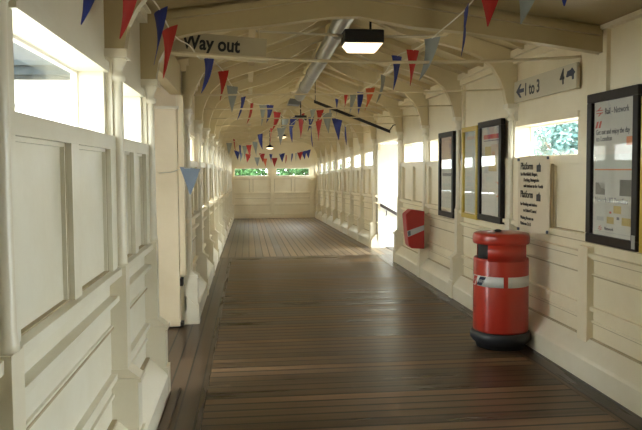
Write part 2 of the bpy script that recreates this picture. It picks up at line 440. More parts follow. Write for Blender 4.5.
# ------------------------------------------------------------------ exit passage on the left
mb = MB(); mb.box(-1.30, WF, 6.56, 6.68, -0.1, 2.5); mb.box(-1.20, -1.15, 4.8, 6.56, -0.1, 2.5)  # second box is an unseen wall added to cut daylight on the casing
tag(mb.build('wall_exit', M['casing']), 'cream end wall of the side exit behind the tall casing, with an added unseen wall cutting its daylight', 'wall', kind='structure')
mb = MB(); mb.box(-1.08, WL-THICK, 4.40, 4.52, -0.1, 2.5)
tag(mb.build('wall_exit', M['wall_cool']), 'pale near wall of the side exit behind the end column', 'wall', kind='structure')
mb = MB(); mb.box(WL-0.05, WL+0.05, 4.55, 6.56, 2.22, 2.5)
tag(mb.build('trim_2', M['beam']), 'cream header beam over the exit opening on the left', 'trim', kind='structure')
mb = MB(); mb.box(-1.15, -0.7, 4.4, 6.68, 2.5, 2.58)
tag(mb.build('ceiling', M['roof']), 'flat boarded ceiling over the side exit', 'ceiling', kind='structure')
# tall boxed casing standing in the exit opening, before the far wall
cas = empty('casing', (-0.95, 6.5, 0))
tag(cas, 'tall flat cream casing box at the exit under the Way out sign', 'casing')
m1 = MB(); m1.box(-1.14, -0.655, 6.40, 6.515, 0.015, 2.07); m1.build('casing_box', M['casing'], cas, bevel=0.006)
m1 = MB(); m1.box(-1.14, -0.64, 6.385, 6.515, 2.07, 2.095); m1.build('cap', M['trim'], cas)
m1 = MB(); m1.box(-0.652, -0.60, 6.42, 6.545, 0.5, 2.2); m1.build('edge_strip', M['casing'], cas)
for z0, z1 in ((0.015, 0.05), (0.40, 0.47)):
    m1 = MB(); m1.box(-0.655, -0.628, 6.41, 6.51, z0, z1); m1.build('dark_gap', M['stain'], cas)

# ------------------------------------------------------------------ end wall with its two strip windows
B = -0.21; YB = 23.6
mb = MB()
xw = [(-0.48, 0.70), (0.98, 2.16)]
def ybx(x0, x1, z0, z1, d0=0.0, d1=-0.12): mb.box(x0, x1, YB-d0, YB-d1, z0+B, z1+B)
ybx(-0.8, 2.65, 0, 1.475); ybx(-0.8, 2.65, 1.75, 3.2)
ybx(-0.8, xw[0][0], 1.475, 1.75); ybx(xw[0][1], xw[1][0], 1.475, 1.75); ybx(xw[1][1], 2.65, 1.475, 1.75)
for z0, z1, d in ((0.0, 0.16, 0.05), (0.46, 0.53, 0.05), (0.70, 0.735, 0.03), (0.86, 0.92, 0.07), (1.38, 1.475, 0.07), (1.75, 1.82, 0.06)):
    ybx(-0.63, 2.46, z0, z1, d, 0)
for x0, x1 in ((-0.63, -0.48), (0.77, 0.91), (2.16, 2.33), (0.05, 0.15), (1.52, 1.62)):
    ybx(x0, x1, 0.9 if x0 in (0.05, 1.52) else 0.0, 1.42, 0.06, 0)
ybx(0.80, 0.88, 0, 2.1, 0.12, 0); ybx(2.36, 2.46, 0, 2.1, 0.05, 0)
mb.cur = 1  # joint lines of the end wall, shading painted as darker strips
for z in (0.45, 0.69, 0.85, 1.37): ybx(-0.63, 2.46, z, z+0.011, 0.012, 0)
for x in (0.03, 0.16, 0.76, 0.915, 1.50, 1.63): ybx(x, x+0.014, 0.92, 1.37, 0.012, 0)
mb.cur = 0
tag(mb.build('wall_back', [M['wall'], M['joint_shade']]), 'cream panelled end wall with two strip windows onto foliage', 'wall', kind='structure')
for (a, b), l in zip(xw, ('left strip window in the far end wall', 'right strip window in the far end wall')):
    n_win[0] += 1; m2 = MB()
    for q in ((a, b, 1.475, 1.495), (a, b, 1.73, 1.75), (a, a+0.02, 1.495, 1.73), (b-0.02, b, 1.495, 1.73)):
        m2.box(q[0], q[1], YB+0.07, YB+0.10, q[2]+B, q[3]+B)
    o = m2.build('window_%d' % n_win[0], M['reveal'], origin=(a, YB+0.08, 1.475+B)); tag(o, l, 'window', kind='structure')
    g = MB(); g.box(a+0.02, b-0.02, YB+0.083, YB+0.087, 1.495+B, 1.73+B); g.build('pane', M['glass'], o)

mb = MB(); mb.box(-0.85, 2.62, -1.62, -1.5, -0.1, 2.7)  # unseen end wall, added to close off daylight from behind
tag(mb.build('wall_blocker', M['wall']), 'plain cream wall added unseen behind the camera to keep daylight out', 'wall', kind='structure')
# ------------------------------------------------------------------ floors
mb = MB(); mb.box(-0.29, 2.16, -1.5, 11.5, -0.15, 0)
tag(mb.build('floor', M['floor']), 'dark polished floorboards running across the bridge', 'floor', kind='structure')
mb = MB(); mb.box(-0.70, -0.294, -1.5, 6.5, -0.15, 0); mb.box(-1.6, -0.70, 4.4, 6.6, -0.15, 0); mb.box(-0.70, -0.294, 6.5, 11.5, -0.15, 0)
tag(mb.build('floor', M['floor_edge']), 'lengthwise border boards of the floor along the left wall', 'floor', kind='structure')
mb = MB(); mb.box(2.164, 2.62, -1.5, 11.5, -0.15, 0); mb.box(2.62, 2.8, 10.6, 12.65, -0.15, -0.002)
tag(mb.build('floor', M['floor_edge']), 'lengthwise border boards of the floor along the right wall', 'floor', kind='structure')
mb = MB()
mb.box(-0.70, 2.62, 11.5, 15, -0.15, 0); mb.box(-0.70, 2.62, 15, 19, -0.15, 0); mb.box(-0.70, 2.62, 19, 23.7, -0.15, 0)
tag(mb.build('floor', M['floor_far'], slope=True), 'lighter lengthwise floorboards of the sloping far stretch', 'floor', kind='structure')
mb = MB(); mb.box(-0.52, -0.475, -1.5, 4.6, 0, 0.02)
tag(mb.build('trim_3', M['floor_edge']), 'thin dark batten on the floor along the near left skirting', 'trim', kind='structure')

# ------------------------------------------------------------------ roof
mb = MB()
mb.prism_y([(-0.95, 2.46), (0.65, 2.70), (2.65, 2.44), (2.65, 2.56), (0.65, 2.82), (-0.95, 2.58)], -1.5, 4.53)
tag(mb.build('ceiling', M['roof_near']), 'low cream ceiling coloured darker for shade over the near stretch, before the cross beam', 'ceiling', kind='structure')
mb = MB()
U = [(-0.95, 2.44), (0.92, 3.12), (2.79, 2.44)]
Tt = [(2.79, 2.56), (0.92, 3.24), (-0.95, 2.56)]
ys = [4.53, 8.0, 11.5, 15.0, 19.0, 23.75]
for a, b in zip(ys[:-1], ys[1:]): mb.prism_y(U+Tt, a, b)
sl = 0.68/1.87
y = 5.15
def rz(x): return 3.12-abs(x-0.92)*sl
while y < 23.5:                                             # small rafters and a purlin either side
    for sgn in (-1, 1):
        xa, xb = 0.92, 0.92+sgn*1.62
        mb.prism_y([(xa, rz(xa)+0.01), (xb, rz(xb)+0.01), (xb, rz(xb)-0.06), (xa, rz(xa)-0.06)][::sgn], y-0.022, y+0.022)
    y += 0.5
for x in (0.05, 1.79):
    for a, b in zip(ys[:-1], ys[1:]): mb.box(x-0.03, x+0.03, a, b, rz(x)-0.09, rz(x)+0.02)
for a, b in zip(ys[:-1], ys[1:]): mb.box(0.89, 0.95, a, b, 3.02, 3.14)
tag(mb.build('ceiling', M['roof'], slope=True), 'pitched boarded roof with small rafters over the far stretch', 'ceiling', kind='structure')
mb = MB(); mb.prism_y([(-0.95, 2.5), (0.65, 2.74), (2.65, 2.5), (2.79, 2.5), (0.92, 3.2)], 4.53, 4.57)
tag(mb.build('wall_gable', M['roof']), 'boarded step between the low ceiling and the higher roof', 'wall', kind='structure')

def near_beam(yr, yl, label):
    k = lambda x: (yl-yr)*(2.46-x)/3.14
    m = MB()
    lo = [(-0.68, 2.085), (-0.585, 2.085), (-0.565, 2.2), (-0.52, 2.28), (-0.46, 2.355), (-0.30, 2.392), (0.10, 2.435), (0.56, 2.50), (0.74, 2.505), (1.1, 2.445), (1.47, 2.415), (2.46, 2.285)]
    up = [(2.46, 2.47), (0.65, 2.705), (-0.68, 2.505)]
    m.prism_y(lo+up, yr-0.05, yr+0.03, k)
    # moulded upper edge on the camera side
    m.prism_y([(-0.5, 2.46), (0.65, 2.63), (2.4, 2.40), (2.4, 2.44), (0.65, 2.67), (-0.5, 2.50)], yr-0.085, yr-0.05, k)
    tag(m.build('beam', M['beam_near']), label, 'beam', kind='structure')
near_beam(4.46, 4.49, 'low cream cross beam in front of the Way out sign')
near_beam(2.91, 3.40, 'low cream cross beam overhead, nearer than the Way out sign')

def truss(yr, yl, label, rod=True):
    k = lambda x: (yl-yr)*(2.40-x)/2.95
    m = MB()
    rc = [(2.36, 2.085), (2.34, 2.20), (2.30, 2.31), (2.24, 2.42), (2.13, 2.52), (1.98, 2.59), (1.80, 2.64), (1.60, 2.69), (1.40, 2.76), (1.22, 2.86), (1.08, 2.96)]
    lc = [(1.84-x-0.02*(x > 2), z) for x, z in rc]
    poly = [(2.45, 2.085)]+rc+[(0.92, 3.0)]+lc[::-1]+[(-0.62, 2.085), (-0.62, 2.555), (0.92, 3.125), (2.45, 2.555)]
    m.prism_y(poly, yr-0.035, yr+0.035, k)
    dz = ramp(yr); m.v = [(a, b, c+dz) for a, b, c in m.v]
    o = m.build('beam', M['beam'], origin=(0.92, yr, 2.5+dz)); tag(o, label, 'roof truss', 'arched roof trusses', kind='structure')
    if rod:
        r = MB(); r.tube([(2.36, yr+k(2.36), 2.22+dz), (0.92, yr+k(0.92), 2.205+dz), (-0.52, yr+k(-0.52), 2.22+dz)], 0.008, 8); r.build('tie_rod', M['rod'], o)
RT = [5.97, 7.52, 9.0, 10.55, 12.74, 14.18, 15.62, 17.02, 18.47, 19.92, 21.37, 22.82]
LT = [6.62, 8.10, 9.6, 11.1, 12.6, 14.1, 15.6, 17.1, 18.6, 20.1, 21.6, 23.1]
for i, (a, b) in enumerate(zip(RT, LT)):
    truss(a, b, 'cream arched roof truss with thin tie rod, %s beyond the Way out sign' % ORD[i], rod=(i < 7))

# ------------------------------------------------------------------ side stair on the right
mb = MB(); mb.box(2.46, 4.7, 12.62, 12.74, -2.4, 1.98)
tag(mb.build('wall_stair', M['reveal']), 'white far side wall of the stair opening carrying a handrail', 'wall', kind='structure')
mb = MB(); mb.box(2.61, 4.0, 10.5, 10.6, -2.4, 2.0)
tag(mb.build('wall_stair', M['reveal']), 'white near side wall of the stair, hidden behind its column', 'wall', kind='structure')
mb = MB(); mb.prism([(2.61, 2.12), (3.5, 1.66), (3.5, 1.74), (2.61, 2.20)], (0, 10.5, 0), (1, 0, 0), (0, 0, 1), (0, 2.24, 0))
tag(mb.build('ceiling', M['reveal']), 'white ceiling sloping down over the side stair', 'ceiling', kind='structure')
st = empty('staircase', (2.8, 11.6, 0)); tag(st, 'steps leading down to the platforms through the right-hand opening', 'stairs')
for i in range(9):
    m1 = MB(); m1.box(2.8+0.28*i, 2.8+0.28*(i+1)+0.02, 10.605, 12.615, -0.17*(i+1)-0.16, -0.17*(i+1)); m1.build('step', M['step'], st)
hr = empty('handrail', (2.5, 12.56, 0.8)); tag(hr, 'dark sloping handrail on the white stair wall', 'handrail')
m1 = MB(); m1.prism([(0, -0.03), (0, 0.03), (0.0, 0.035), (2.4, -1.33), (2.4, -1.39)], (2.50, 12.53, 0.81), (1, 0, 0), (0, 0, 1), (0, 0.05, 0)); m1.build('rail', M['rail'], hr, bevel=0.008)
for x in (2.62, 3.6, 4.6):
    m1 = MB(); z = 0.79-(x-2.5)*0.567; m1.tube([(x, 12.555, z-0.02), (x, 12.57, z-0.1), (x, 12.625, z-0.12)], 0.01, 8); m1.build('bracket', M['rail'], hr)

# ------------------------------------------------------------------ red floor bin
BX, BY = 2.11, 5.42
bin_ = empty('litter_bin', (BX, BY, 0)); tag(bin_, 'large red cylindrical litter bin with white band standing on the floor', 'bin')
CA = math.atan2(-BY, -BX); deg = math.radians
m1 = MB(); m1.lathe(BX, BY, [(0.0, 0.0), (0.20, 0.0), (0.208, 0.03), (0.232, 0.05), (0.25, 0.075), (0.25, 0.115), (0.236, 0.14), (0.0, 0.14)], 40); m1.build('base', M['bin_base'], bin_)
m1 = MB(); m1.lathe(BX, BY, [(0.0, 0.141), (0.226, 0.141), (0.228, 0.16), (0.226, 0.74), (0.222, 0.752), (0.20, 0.752), (0.195, 0.70), (0.0, 0.70)], 40)
body = m1.build('body', M['red'], bin_)
for nm, off in (('front_panel', 0), ('back_panel', 180)):
    m1 = MB(); a0, a1 = CA+deg(-27+off), CA+deg(62+off)
    m1.lathe(BX, BY, [(0.205, 0.735), (0.2268, 0.735), (0.2268, 0.885), (0.205, 0.885), (0.205, 0.735)], 16, a0, a1)
    m1.build(nm, M['red'], bin_)
m1 = MB(); m1.lathe(BX, BY, [(0.0, 0.701), (0.188, 0.701), (0.188, 0.87), (0.0, 0.87)], 32); m1.build('liner', M['bin_dark'], bin_)
m1 = MB(); m1.lathe(BX, BY, [(0.0, 0.871), (0.226, 0.871), (0.232, 0.88), (0.234, 0.90), (0.234, 0.925), (0.229, 0.945), (0.222, 0.957), (0.19, 0.962), (0.0, 0.966)], 40); m1.build('lid', M['red'], bin_)
m1 = MB(); m1.lathe(BX-0.02, BY+0.02, [(0.0, 0.966), (0.03, 0.966), (0.03, 0.978), (0.012, 0.985), (0.0, 0.985)], 14); m1.build('lock_knob', M['bin_dark'], bin_)
for a, b in ((-57, 6), (15, 150), (160, 270)):
    m1 = MB(); m1.lathe(BX, BY, [(0.2265, 0.525), (0.2285, 0.525), (0.2285, 0.612), (0.2265, 0.612), (0.2265, 0.525)], max(6, (b-a)//5), CA+deg(a), CA+deg(b)); m1.build('band', M['band'], bin_)
def slant_patch(a, b, z0, z1, lean, r, mat, name):
    m1 = MB(); n = 5; vs = []
    for rr in (r, r+0.001):
        for z, sh in ((z0, 0), (z1, lean)):
            for i in range(n+1):
                g = CA+deg(a+sh+(b-a)*i/n); vs.append((BX+rr*math.cos(g), BY+rr*math.sin(g), z))
    k = n+1; fs = []
    for i in range(n):
        fs.append((2*k+i, 2*k+i+1, 3*k+i+1, 3*k+i)); fs.append((i, k+i, k+i+1, i+1))
    m1.add(vs, fs); m1.build(name, mat, bin_)
slant_patch(-82, -63, 0.525, 0.612, 8, 0.2290, M['band'], 'emblem_ground')
slant_patch(-58, -42, 0.532, 0.605, 12, 0.2290, M['ink_blue'], 'blue_emblem_bar')
slant_patch(-80, -66, 0.532, 0.605, 12, 0.2300, M['red'], 'red_emblem_bar')

# ------------------------------------------------------------------ red wall bin
wb = empty('wall_bin', (2.33, 8.83, 0.43)); tag(wb, 'small red tapered bin with a grey band hung on the right wall', 'bin')
m1 = MB(); m1.prism_y([(2.335, 0.930), (2.155, 0.955), (2.078, 0.89), (2.10, 0.615), (2.122, 0.47), (2.16, 0.435), (2.335, 0.425)], 8.72, 8.93); m1.build('body', M['red_wall'], wb, bevel=0.01)
m1 = MB(); m1.prism([(0, 0.668), (0.237, 0.748), (0.237, 0.678), (0.014, 0.588), (0.006, 0.598)], (2.096, 8.719, 0), (1, 0, 0), (0, 0, 1), (0, -0.002, 0)); m1.build('band', M['band_grey'], wb)
m1 = MB(); m1.prism([(0.006, 0.660), (0.045, 0.674), (0.05, 0.612), (0.016, 0.600)], (2.097, 8.7169, 0), (1, 0, 0), (0, 0, 1), (0, -0.001, 0)); m1.build('emblem', M['ink_grey'], wb)
m1 = MB(); m1.box(2.335, 2.462, 8.85, 8.91, 0.62, 0.80); m1.build('wall_bracket', M['trim'], wb)

# ------------------------------------------------------------------ posters on the right wall
RD, UP = (0, -1, 0), (0, 0, 1)
def framed(label, yf, yn, z0, z1, fm, pm, xf=2.405, xb=None, w=0.062, group=None):
    xb = xb or WR-0.036; xf = xb-0.046
    kk = xf/2.42; yf, yn, z0, z1 = yf*kk, yn*kk, 1.5+(z0-1.5)*kk, 1.5+(z1-1.5)*kk
    e = empty('poster_frame', (xb, (yf+yn)/2, z0)); tag(e, label, 'framed poster', 'framed posters on the right wall')
    m = MB()
    m.box(xf, xb, yn, yf, z0, z0+w); m.box(xf, xb, yn, yf, z1-w, z1); m.box(xf, xb, yn, yn+w, z0+w, z1-w); m.box(xf, xb, yf-w, yf, z0+w, z1-w)
    m.build('frame', fm, e, bevel=0.006)
    p = MB(); p.box(xb-0.020, xb-0.002, yn+w-0.002, yf-w+0.002, z0+w-0.002, z1-w+0.002); sh = p.build('poster', pm, e)
    g = MB(); g.box(xb-0.034, xb-0.031, yn+w-0.001, yf-w+0.001, z0+w-0.001, z1-w+0.001); g.build('pane', M['glass'], e)
    xs = xb-0.020
    def patch(nm, u0, u1, v0, v1, mat, poly=None):
        """u from the far (left) edge, v from the top, as fractions of the sheet"""
        W_, H_ = yf-yn-2*w, z1-z0-2*w
        q = MB()
        if poly: q.prism([(a*W_, -b*H_) for a, b in poly], (xs-0.0002, yf-w, z1-w), RD, UP, (-0.001, 0, 0))
        else: q.box(xs-0.0012, xs-0.0002, yf-w-u0*W_, yf-w-u1*W_, z1-w-v0*H_, z1-w-v1*H_)
        q.build(nm, mat, sh)
    def write(txt, u, v, size, mat, sq=1.0, align='LEFT'):
        W_, H_ = yf-yn-2*w, z1-z0-2*w
        text_mesh('lettering', txt, mat, sh, (xs-0.001, yf-w-u*W_, z1-w-v*H_), RD, UP, size, sq, align, 0.0008)
    return e, sh, patch, write

def double_arrow(patch, u, v, w_, h_, mat):
    """two-way arrow mark: two bars joined by opposing chevrons"""
    for k in (0.34, 0.60):
        patch('emblem', u, u+w_, v+h_*k, v+h_*(k+0.09), mat)
    patch('emblem', 0, 0, 0, 0, mat, [(u+w_*0.12, v+h_*0.38), (u+w_*0.62, v+h_*0.08), (u+w_*0.80, v+h_*0.08), (u+w_*0.34, v+h_*0.38)])
    patch('emblem', 0, 0, 0, 0, mat, [(u+w_*0.88, v+h_*0.65), (u+w_*0.38, v+h_*0.95), (u+w_*0.20, v+h_*0.95), (u+w_*0.66, v+h_*0.65)])

# big printed poster
e, sh, patch, write = framed('large black framed rail poster with pictures and map on the right', 4.60, 3.96, 0.965, 2.018, M['frame_black'], M['paper'])
double_arrow(patch, 0.05, 0.035, 0.17, 0.075, M['ink_red'])
write('Rail - Network', 0.27, 0.098, 0.060, M['ink_blue'], 0.80)
patch('emblem', 0, 0, 0, 0, M['ink_red'], [(0.03, 0.195), (0.07, 0.145), (0.12, 0.145), (0.08, 0.195)])
patch('emblem', 0, 0, 0, 0, M['ink_red'], [(0.11, 0.195), (0.15, 0.145), (0.20, 0.145), (0.16, 0.195)])
write('Get out and enjoy the day', 0.05, 0.245, 0.050, M['ink_blue'], 0.78)
write('to London', 0.06, 0.295, 0.050, M['ink_blue'], 0.95)
patch('picture', 0.80, 0.97, 0.275, 0.335, M['ink_orange'])
patch('picture', 0.05, 0.98, 0.395, 0.500, M['paper_cool'])
patch('rule', 0.03, 0.98, 0.502, 0.512, M['ink_orange'])
patch('picture', 0.06, 0.30, 0.605, 0.695, M['photo']); patch('picture', 0.66, 0.96, 0.580, 0.695, M['photo'])
patch('picture', 0, 0, 0, 0, M['paper'], [(0.13, 0.602), (0.31, 0.602), (0.31, 0.655), (0.20, 0.64)])
write('Network LRT Travellers', 0.05, 0.752, 0.052, M['ink_grey'], 0.78)
patch('picture', 0.52, 0.70, 0.77, 0.825, M['ink_gold']); patch('picture', 0.36, 0.53, 0.855, 0.905, M['ink_gold'])
patch('picture', 0.72, 0.94, 0.85, 0.905, M['ink_gold']); patch('picture', 0.60, 0.66, 0.85, 0.87, M['ink_grey']); patch('picture', 0.42, 0.47, 0.815, 0.83, M['ink_red'])
patch('rule', 0.10, 0.28, 0.86, 0.89, M['band_grey'])
double_arrow(patch, 0.14, 0.925, 0.10, 0.045, M['ink_red'])
write('Network', 0.30, 0.955, 0.030, M['ink_blue'])
patch('rule', 0.03, 0.97, 0.970, 0.974, M['band_grey'])
q = MB(); q.box(2.3755, 2.3782, 3.902, 3.938, 0.990, 1.075); q.build('plate', M['label_grey'], e)
# coloured poster, yellow frame, narrow black frame
e, sh, patch, write = framed('black framed poster with coloured drawings, right of the yellow frame', 6.90, 6.245, 0.955, 1.98, M['frame_black'], M['paper'], 2.40)
patch('print', 0.10, 0.93, 0.085, 0.135, M['ink_red']); patch('print', 0.12, 0.90, 0.15, 0.16, M['ink_grey'])
for a, b, c, d, mt in ((0.18, 0.52, 0.22, 0.36, 'ink_gold'), (0.50, 0.88, 0.20, 0.33, 'paper_pink'), (0.36, 0.80, 0.34, 0.50, 'ink_gold'), (0.15, 0.38, 0.40, 0.52, 'band_grey'), (0.56, 0.72, 0.28, 0.40, 'ink_orange'), (0.25, 0.60, 0.56, 0.63, 'paper_cool')):
    patch('drawing', a, b, c, d, M[mt])
patch('drawing', 0, 0, 0, 0, M['ink_orange'], [(0.70+0.24*math.cos(t*math.pi/8), 0.70+0.085*math.sin(t*math.pi/8)) for t in range(-4, 5)][::-1]+[(0.98, 0.62), (0.98, 0.78)])
patch('rule', 0.05, 0.97, 0.82, 0.824, M['band_grey'])
e, sh, patch, write = framed('yellow framed pale poster between the two black frames', 7.44, 6.93, 0.945, 1.955, M['yellow'], M['paper_cool'], 2.415, w=0.05)
for k in range(9): patch('print', 0.12, 0.88-0.1*(k % 3), 0.14+0.075*k, 0.17+0.075*k, M['paper'])
patch('print', 0.15, 0.85, 0.06, 0.10, M['paper_pink'])
e, sh, patch, write = framed('narrow black framed poster with faded pink top, leftmost of the row', 8.38, 7.76, 0.90, 1.945, M['frame_black'], M['paper'], 2.39)
patch('print', 0.0, 1.0, 0.0, 0.40, M['paper_pink']); patch('print', 0.1, 0.9, 0.48, 0.52, M['ink_grey']); patch('print', 0.1, 0.8, 0.62, 0.66, M['paper_cool'])
e, sh, patch, write = framed('yellow framed poster right beside the large rail poster', 3.93, 3.30, 0.965, 1.94, M['yellow'], M['paper_cool'], 2.41, w=0.05)
patch('print', 0.1, 0.9, 0.1, 0.2, M['ink_grey'])

# paper platform notice under the strip window
nt_ = empty('notice', (2.39, 5.43, 0.92)); tag(nt_, 'cream paper platform notice on the panels under the strip window', 'notice')
m1 = MB(); NX = 2.392
n = 10; vs = []
for th in (0.0, 0.002):
    for j in (0.925, 1.595):
        for i in range(n+1):
            t = i/n; vs.append((NX+0.006*math.sin(t*7)-0.004*t+th, 5.745-0.628*t, 1.5+(j-1.5)*0.972+0.012*(j > 1.5)*math.sin(t*3)+0.018*(j < 1.5)*t))
k = n+1; fs = []
for i in range(n):
    fs += [(i, i+1, k+i+1, k+i), (2*k+i, 3*k+i, 3*k+i+1, 2*k+i+1)]
m1.add(vs, fs); sheet = m1.build('sheet', M['notice'], nt_)
for yy, zz in ((5.725, 1.572), (5.14, 1.58), (5.72, 0.96), (5.14, 0.982)):
    m1 = MB(); m1.box(2.376, 2.396, yy-0.006, yy+0.006, zz-0.012, zz+0.012); m1.build('clip', M['ink_grey'], nt_)
def note(txt, u, z, size, sq=0.85, bold=0.0): text_mesh('lettering', txt, M['ink_notice'], sheet, (NX-0.0085, 5.745-u*0.972, 1.5+(z-1.5)*0.972), RD, UP, size*0.972, sq, bold=bold)
note('Platform', 0.07, 1.485, 0.092, 0.84, 0.0)
for tx, u, z in (('for Northfield, Reigate,', 0.075, 1.430), ('Dorking, Basingstoke', 0.14, 1.379), ('and stations to the North', 0.14, 1.327)): note(tx, u, z, 0.044, 0.86, 0.0)
note('Platform', 0.07, 1.235, 0.092, 0.84, 0.0)
for tx, u, z in (('for Reading and stations', 0.075, 1.165), ('to Oxford Central', 0.14, 1.109), ('Waiting Rooms on', 0.075, 1.042), ('Platforms 2 & 3', 0.075, 0.990)): note(tx, u, z, 0.042, 0.86, 0.0)
def number_patch(z, u0):
    q = MB(); q.prism([(0, 0), (0.08, 0), (0.08, 0.055), (0.062, 0.058), (0.055, 0.078), (0.04, 0.06), (0, 0.055)], (NX-0.0085, 5.745-u0*0.972, 1.5+(z-1.5)*0.972), RD, UP, (-0.001, 0, 0)); q.build('number_patch', M['ink'], sheet)
number_patch(1.465, 0.41); number_patch(1.215, 0.41)

# ------------------------------------------------------------------ signs
sg = empty('direction_sign', (2.43, 5.4, 2.08)); tag(sg, 'long white platform direction sign reading 1 to 3 and 4 above the window', 'sign')
ux = Vector((0, -1.17, 0.0)).normalized()
m1 = MB(); m1.box(2.405, 2.43, 4.73, 5.89, 2.085, 2.275); m1.build('board', M['sign'], sg, bevel=0.003)
for yy in (4.8, 5.82):
    m1 = MB(); m1.box(2.425, 2.47, yy-0.02, yy+0.02, 2.09, 2.25); m1.build('batten', M['trim'], sg)
XS = 2.4045
def sgn(txt, u, z, size, sq=1.0): text_mesh('lettering', txt, M['ink'], sg, (XS, 5.89-u, z), RD, UP, size, sq, bold=0.003)
sgn('1 to 3', 0.225, 2.13, 0.150, 0.86); sgn('4', 0.90, 2.14, 0.165, 0.9)
def spoly(nm, poly, u, z):
    q = MB(); q.prism(poly, (XS, 5.89-u, z), RD, UP, (-0.001, 0, 0)); q.build(nm, M['ink_blue'], sg)
spoly('left_arrow', [(0, 0.055), (0.085, 0.115), (0.12, 0.115), (0.075, 0.072), (0.17, 0.072), (0.17, 0.038), (0.075, 0.038), (0.12, -0.005), (0.085, -0.005)], 0.05, 2.125)
spoly('turn_arrow', [(0, 0.035), (0.02, 0.075), (0.07, 0.08), (0.095, 0.095), (0.145, 0.055), (0.125, 0.04), (0.125, 0.005), (0.095, 0.005), (0.095, 0.03), (0.065, 0.035), (0.02, 0.03)], 1.0, 2.15)

th = math.radians(-4.2)
wx, wz = Vector((math.cos(th), 0, math.sin(th))), Vector((-math.sin(th), 0, math.cos(th)))
ws = empty('way_out_sign', (-0.15, 5.0, 2.38)); tag(ws, 'hanging Way out sign board under the roof by the exit', 'sign')
o0 = Vector((-0.66, 4.99, 2.365))
m1 = MB(); m1.prism([(0, 0), (0.80, 0), (0.80, 0.150), (0, 0.150)], o0, wx, wz, (0, 0.02, 0)); m1.build('board', M['sign_old'], ws)
text_mesh('lettering', 'Way out', M['ink'], ws, o0+wx*0.195+wz*0.035+Vector((0, -0.0015, 0)), wx, wz, 0.142, 0.81, bold=0.004)
m1 = MB(); m1.prism([(-0.02, -0.022), (0.82, -0.022), (0.82, 0.0), (-0.02, 0.0)], o0+Vector((0, -0.004, 0)), wx, wz, (0, 0.028, 0)); m1.build('bottom_batten', M['rod'], ws)
for u in (0.1, 0.74):
    m1 = MB(); p = o0+wx*u+wz*0.14+Vector((0, 0.03, 0)); m1.tube([p, (p.x, p.y, rz(p.x)-0.02)], 0.006, 6); m1.build('hanger', M['rod'], ws)
cb = MB(); pts = []
for i in range(25):
    t = i/24; x = -0.56+2.96*t; pts.append((x, 4.66, 2.30-0.055*4*t*(1-t)+0.0*t))
cb.tube(pts, 0.011, 8)
tag(cb.build('tie_rod', M['rod']), 'sagging cream tie rod crossing just under the Way out sign', 'tie rod', kind='structure')

# ------------------------------------------------------------------ lamps
LY = 6.07
lp = empty('hanging_lamp', (1.045, LY, 2.9)); tag(lp, 'near lit bulkhead lamp with dark housing and glowing diffuser', 'lamp')
m1 = MB(); m1.box(0.865, 1.225, LY-0.11, LY+0.11, 2.625, 2.745); m1.build('housing', M['housing'], lp, bevel=0.01)
m1 = MB(); a = [(0.872, 2.624), (0.918, 2.562), (1.165, 2.562), (1.215, 2.624)]
vs = [(x, LY-0.105, z) for x, z in (a[0], a[3])]+[(x, LY+0.105, z) for x, z in (a[3], a[0])]+[(x, LY-0.075, z) for x, z in (a[1], a[2])]+[(x, LY+0.075, z) for x, z in (a[2], a[1])]
m1.add(vs, [(3,2,1,0), (4,5,6,7), (0,1,5,4), (1,2,6,5), (2,3,7,6), (3,0,4,7)]); m1.build('diffuser', M['lit'], lp)
m1 = MB(); m1.tube([(1.12, LY, 2.74), (1.12, LY, 2.84), (1.08, LY, 2.92), (1.07, LY, 3.06)], 0.011, 8); m1.build('hanger', M['housing'], lp)
m1 = MB(); m1.tube([(1.22, LY, 2.70), (1.86, LY, 2.72)], 0.013, 8); m1.build('conduit', M['conduit'], lp)
m1 = MB(); m1.tube([(0.87, LY, 2.70), (0.72, LY, 2.71)], 0.013, 8); m1.build('conduit', M['conduit'], lp)
m1 = MB(); m1.tube([(0.73, LY, 2.71), (0.42, LY, 2.72), (0.10, LY, 2.73), (-0.02, LY, 2.78)], 0.010, 8); m1.build('conduit', M['conduit'], lp)
def bowl(x, y, z, label, mat):
    e = empty('pendant_lamp', (x, y, z)); tag(e, label, 'lamp', 'small pendant lamps')
    q = MB(); q.lathe(x, y, [(0.0, z), (0.13, z), (0.125, z+0.03), (0.06, z+0.07), (0.03, z+0.10), (0.0, z+0.10)], 18); q.build('shade', M['housing'], e)
    q = MB(); q.lathe(x, y, [(0.0, z-0.055), (0.06, z-0.05), (0.105, z-0.025), (0.115, z-0.001), (0.0, z-0.001)], 18); q.build('bowl', mat, e)
    q = MB(); q.tube([(x, y, z+0.10), (x, y, rz(x)+ramp(y)-0.01)], 0.012, 8); q.build('stem', M['housing'], e)
bowl(0.915, 18.0, 2.37, 'small lit pendant lamp, the nearer of the two far ones', M['lit_small'])
bowl(0.72, 22.1, 2.21, 'small lit pendant lamp near the end wall', M['lit_small'])
um = empty('hanging_lamp', (1.02, 12.95, 2.9)); tag(um, 'dark unlit lamp box hanging where the long duct ends', 'lamp')
m1 = MB(); m1.box(0.90, 1.13, 12.85, 13.05, 2.44, 2.53); m1.build('housing', M['housing'], um, bevel=0.008)
m1 = MB(); m1.tube([(1.02, 12.95, 2.53), (1.02, 12.95, rz(1.02)+ramp(12.95)-0.01)], 0.012, 8); m1.build('hanger', M['housing'], um)

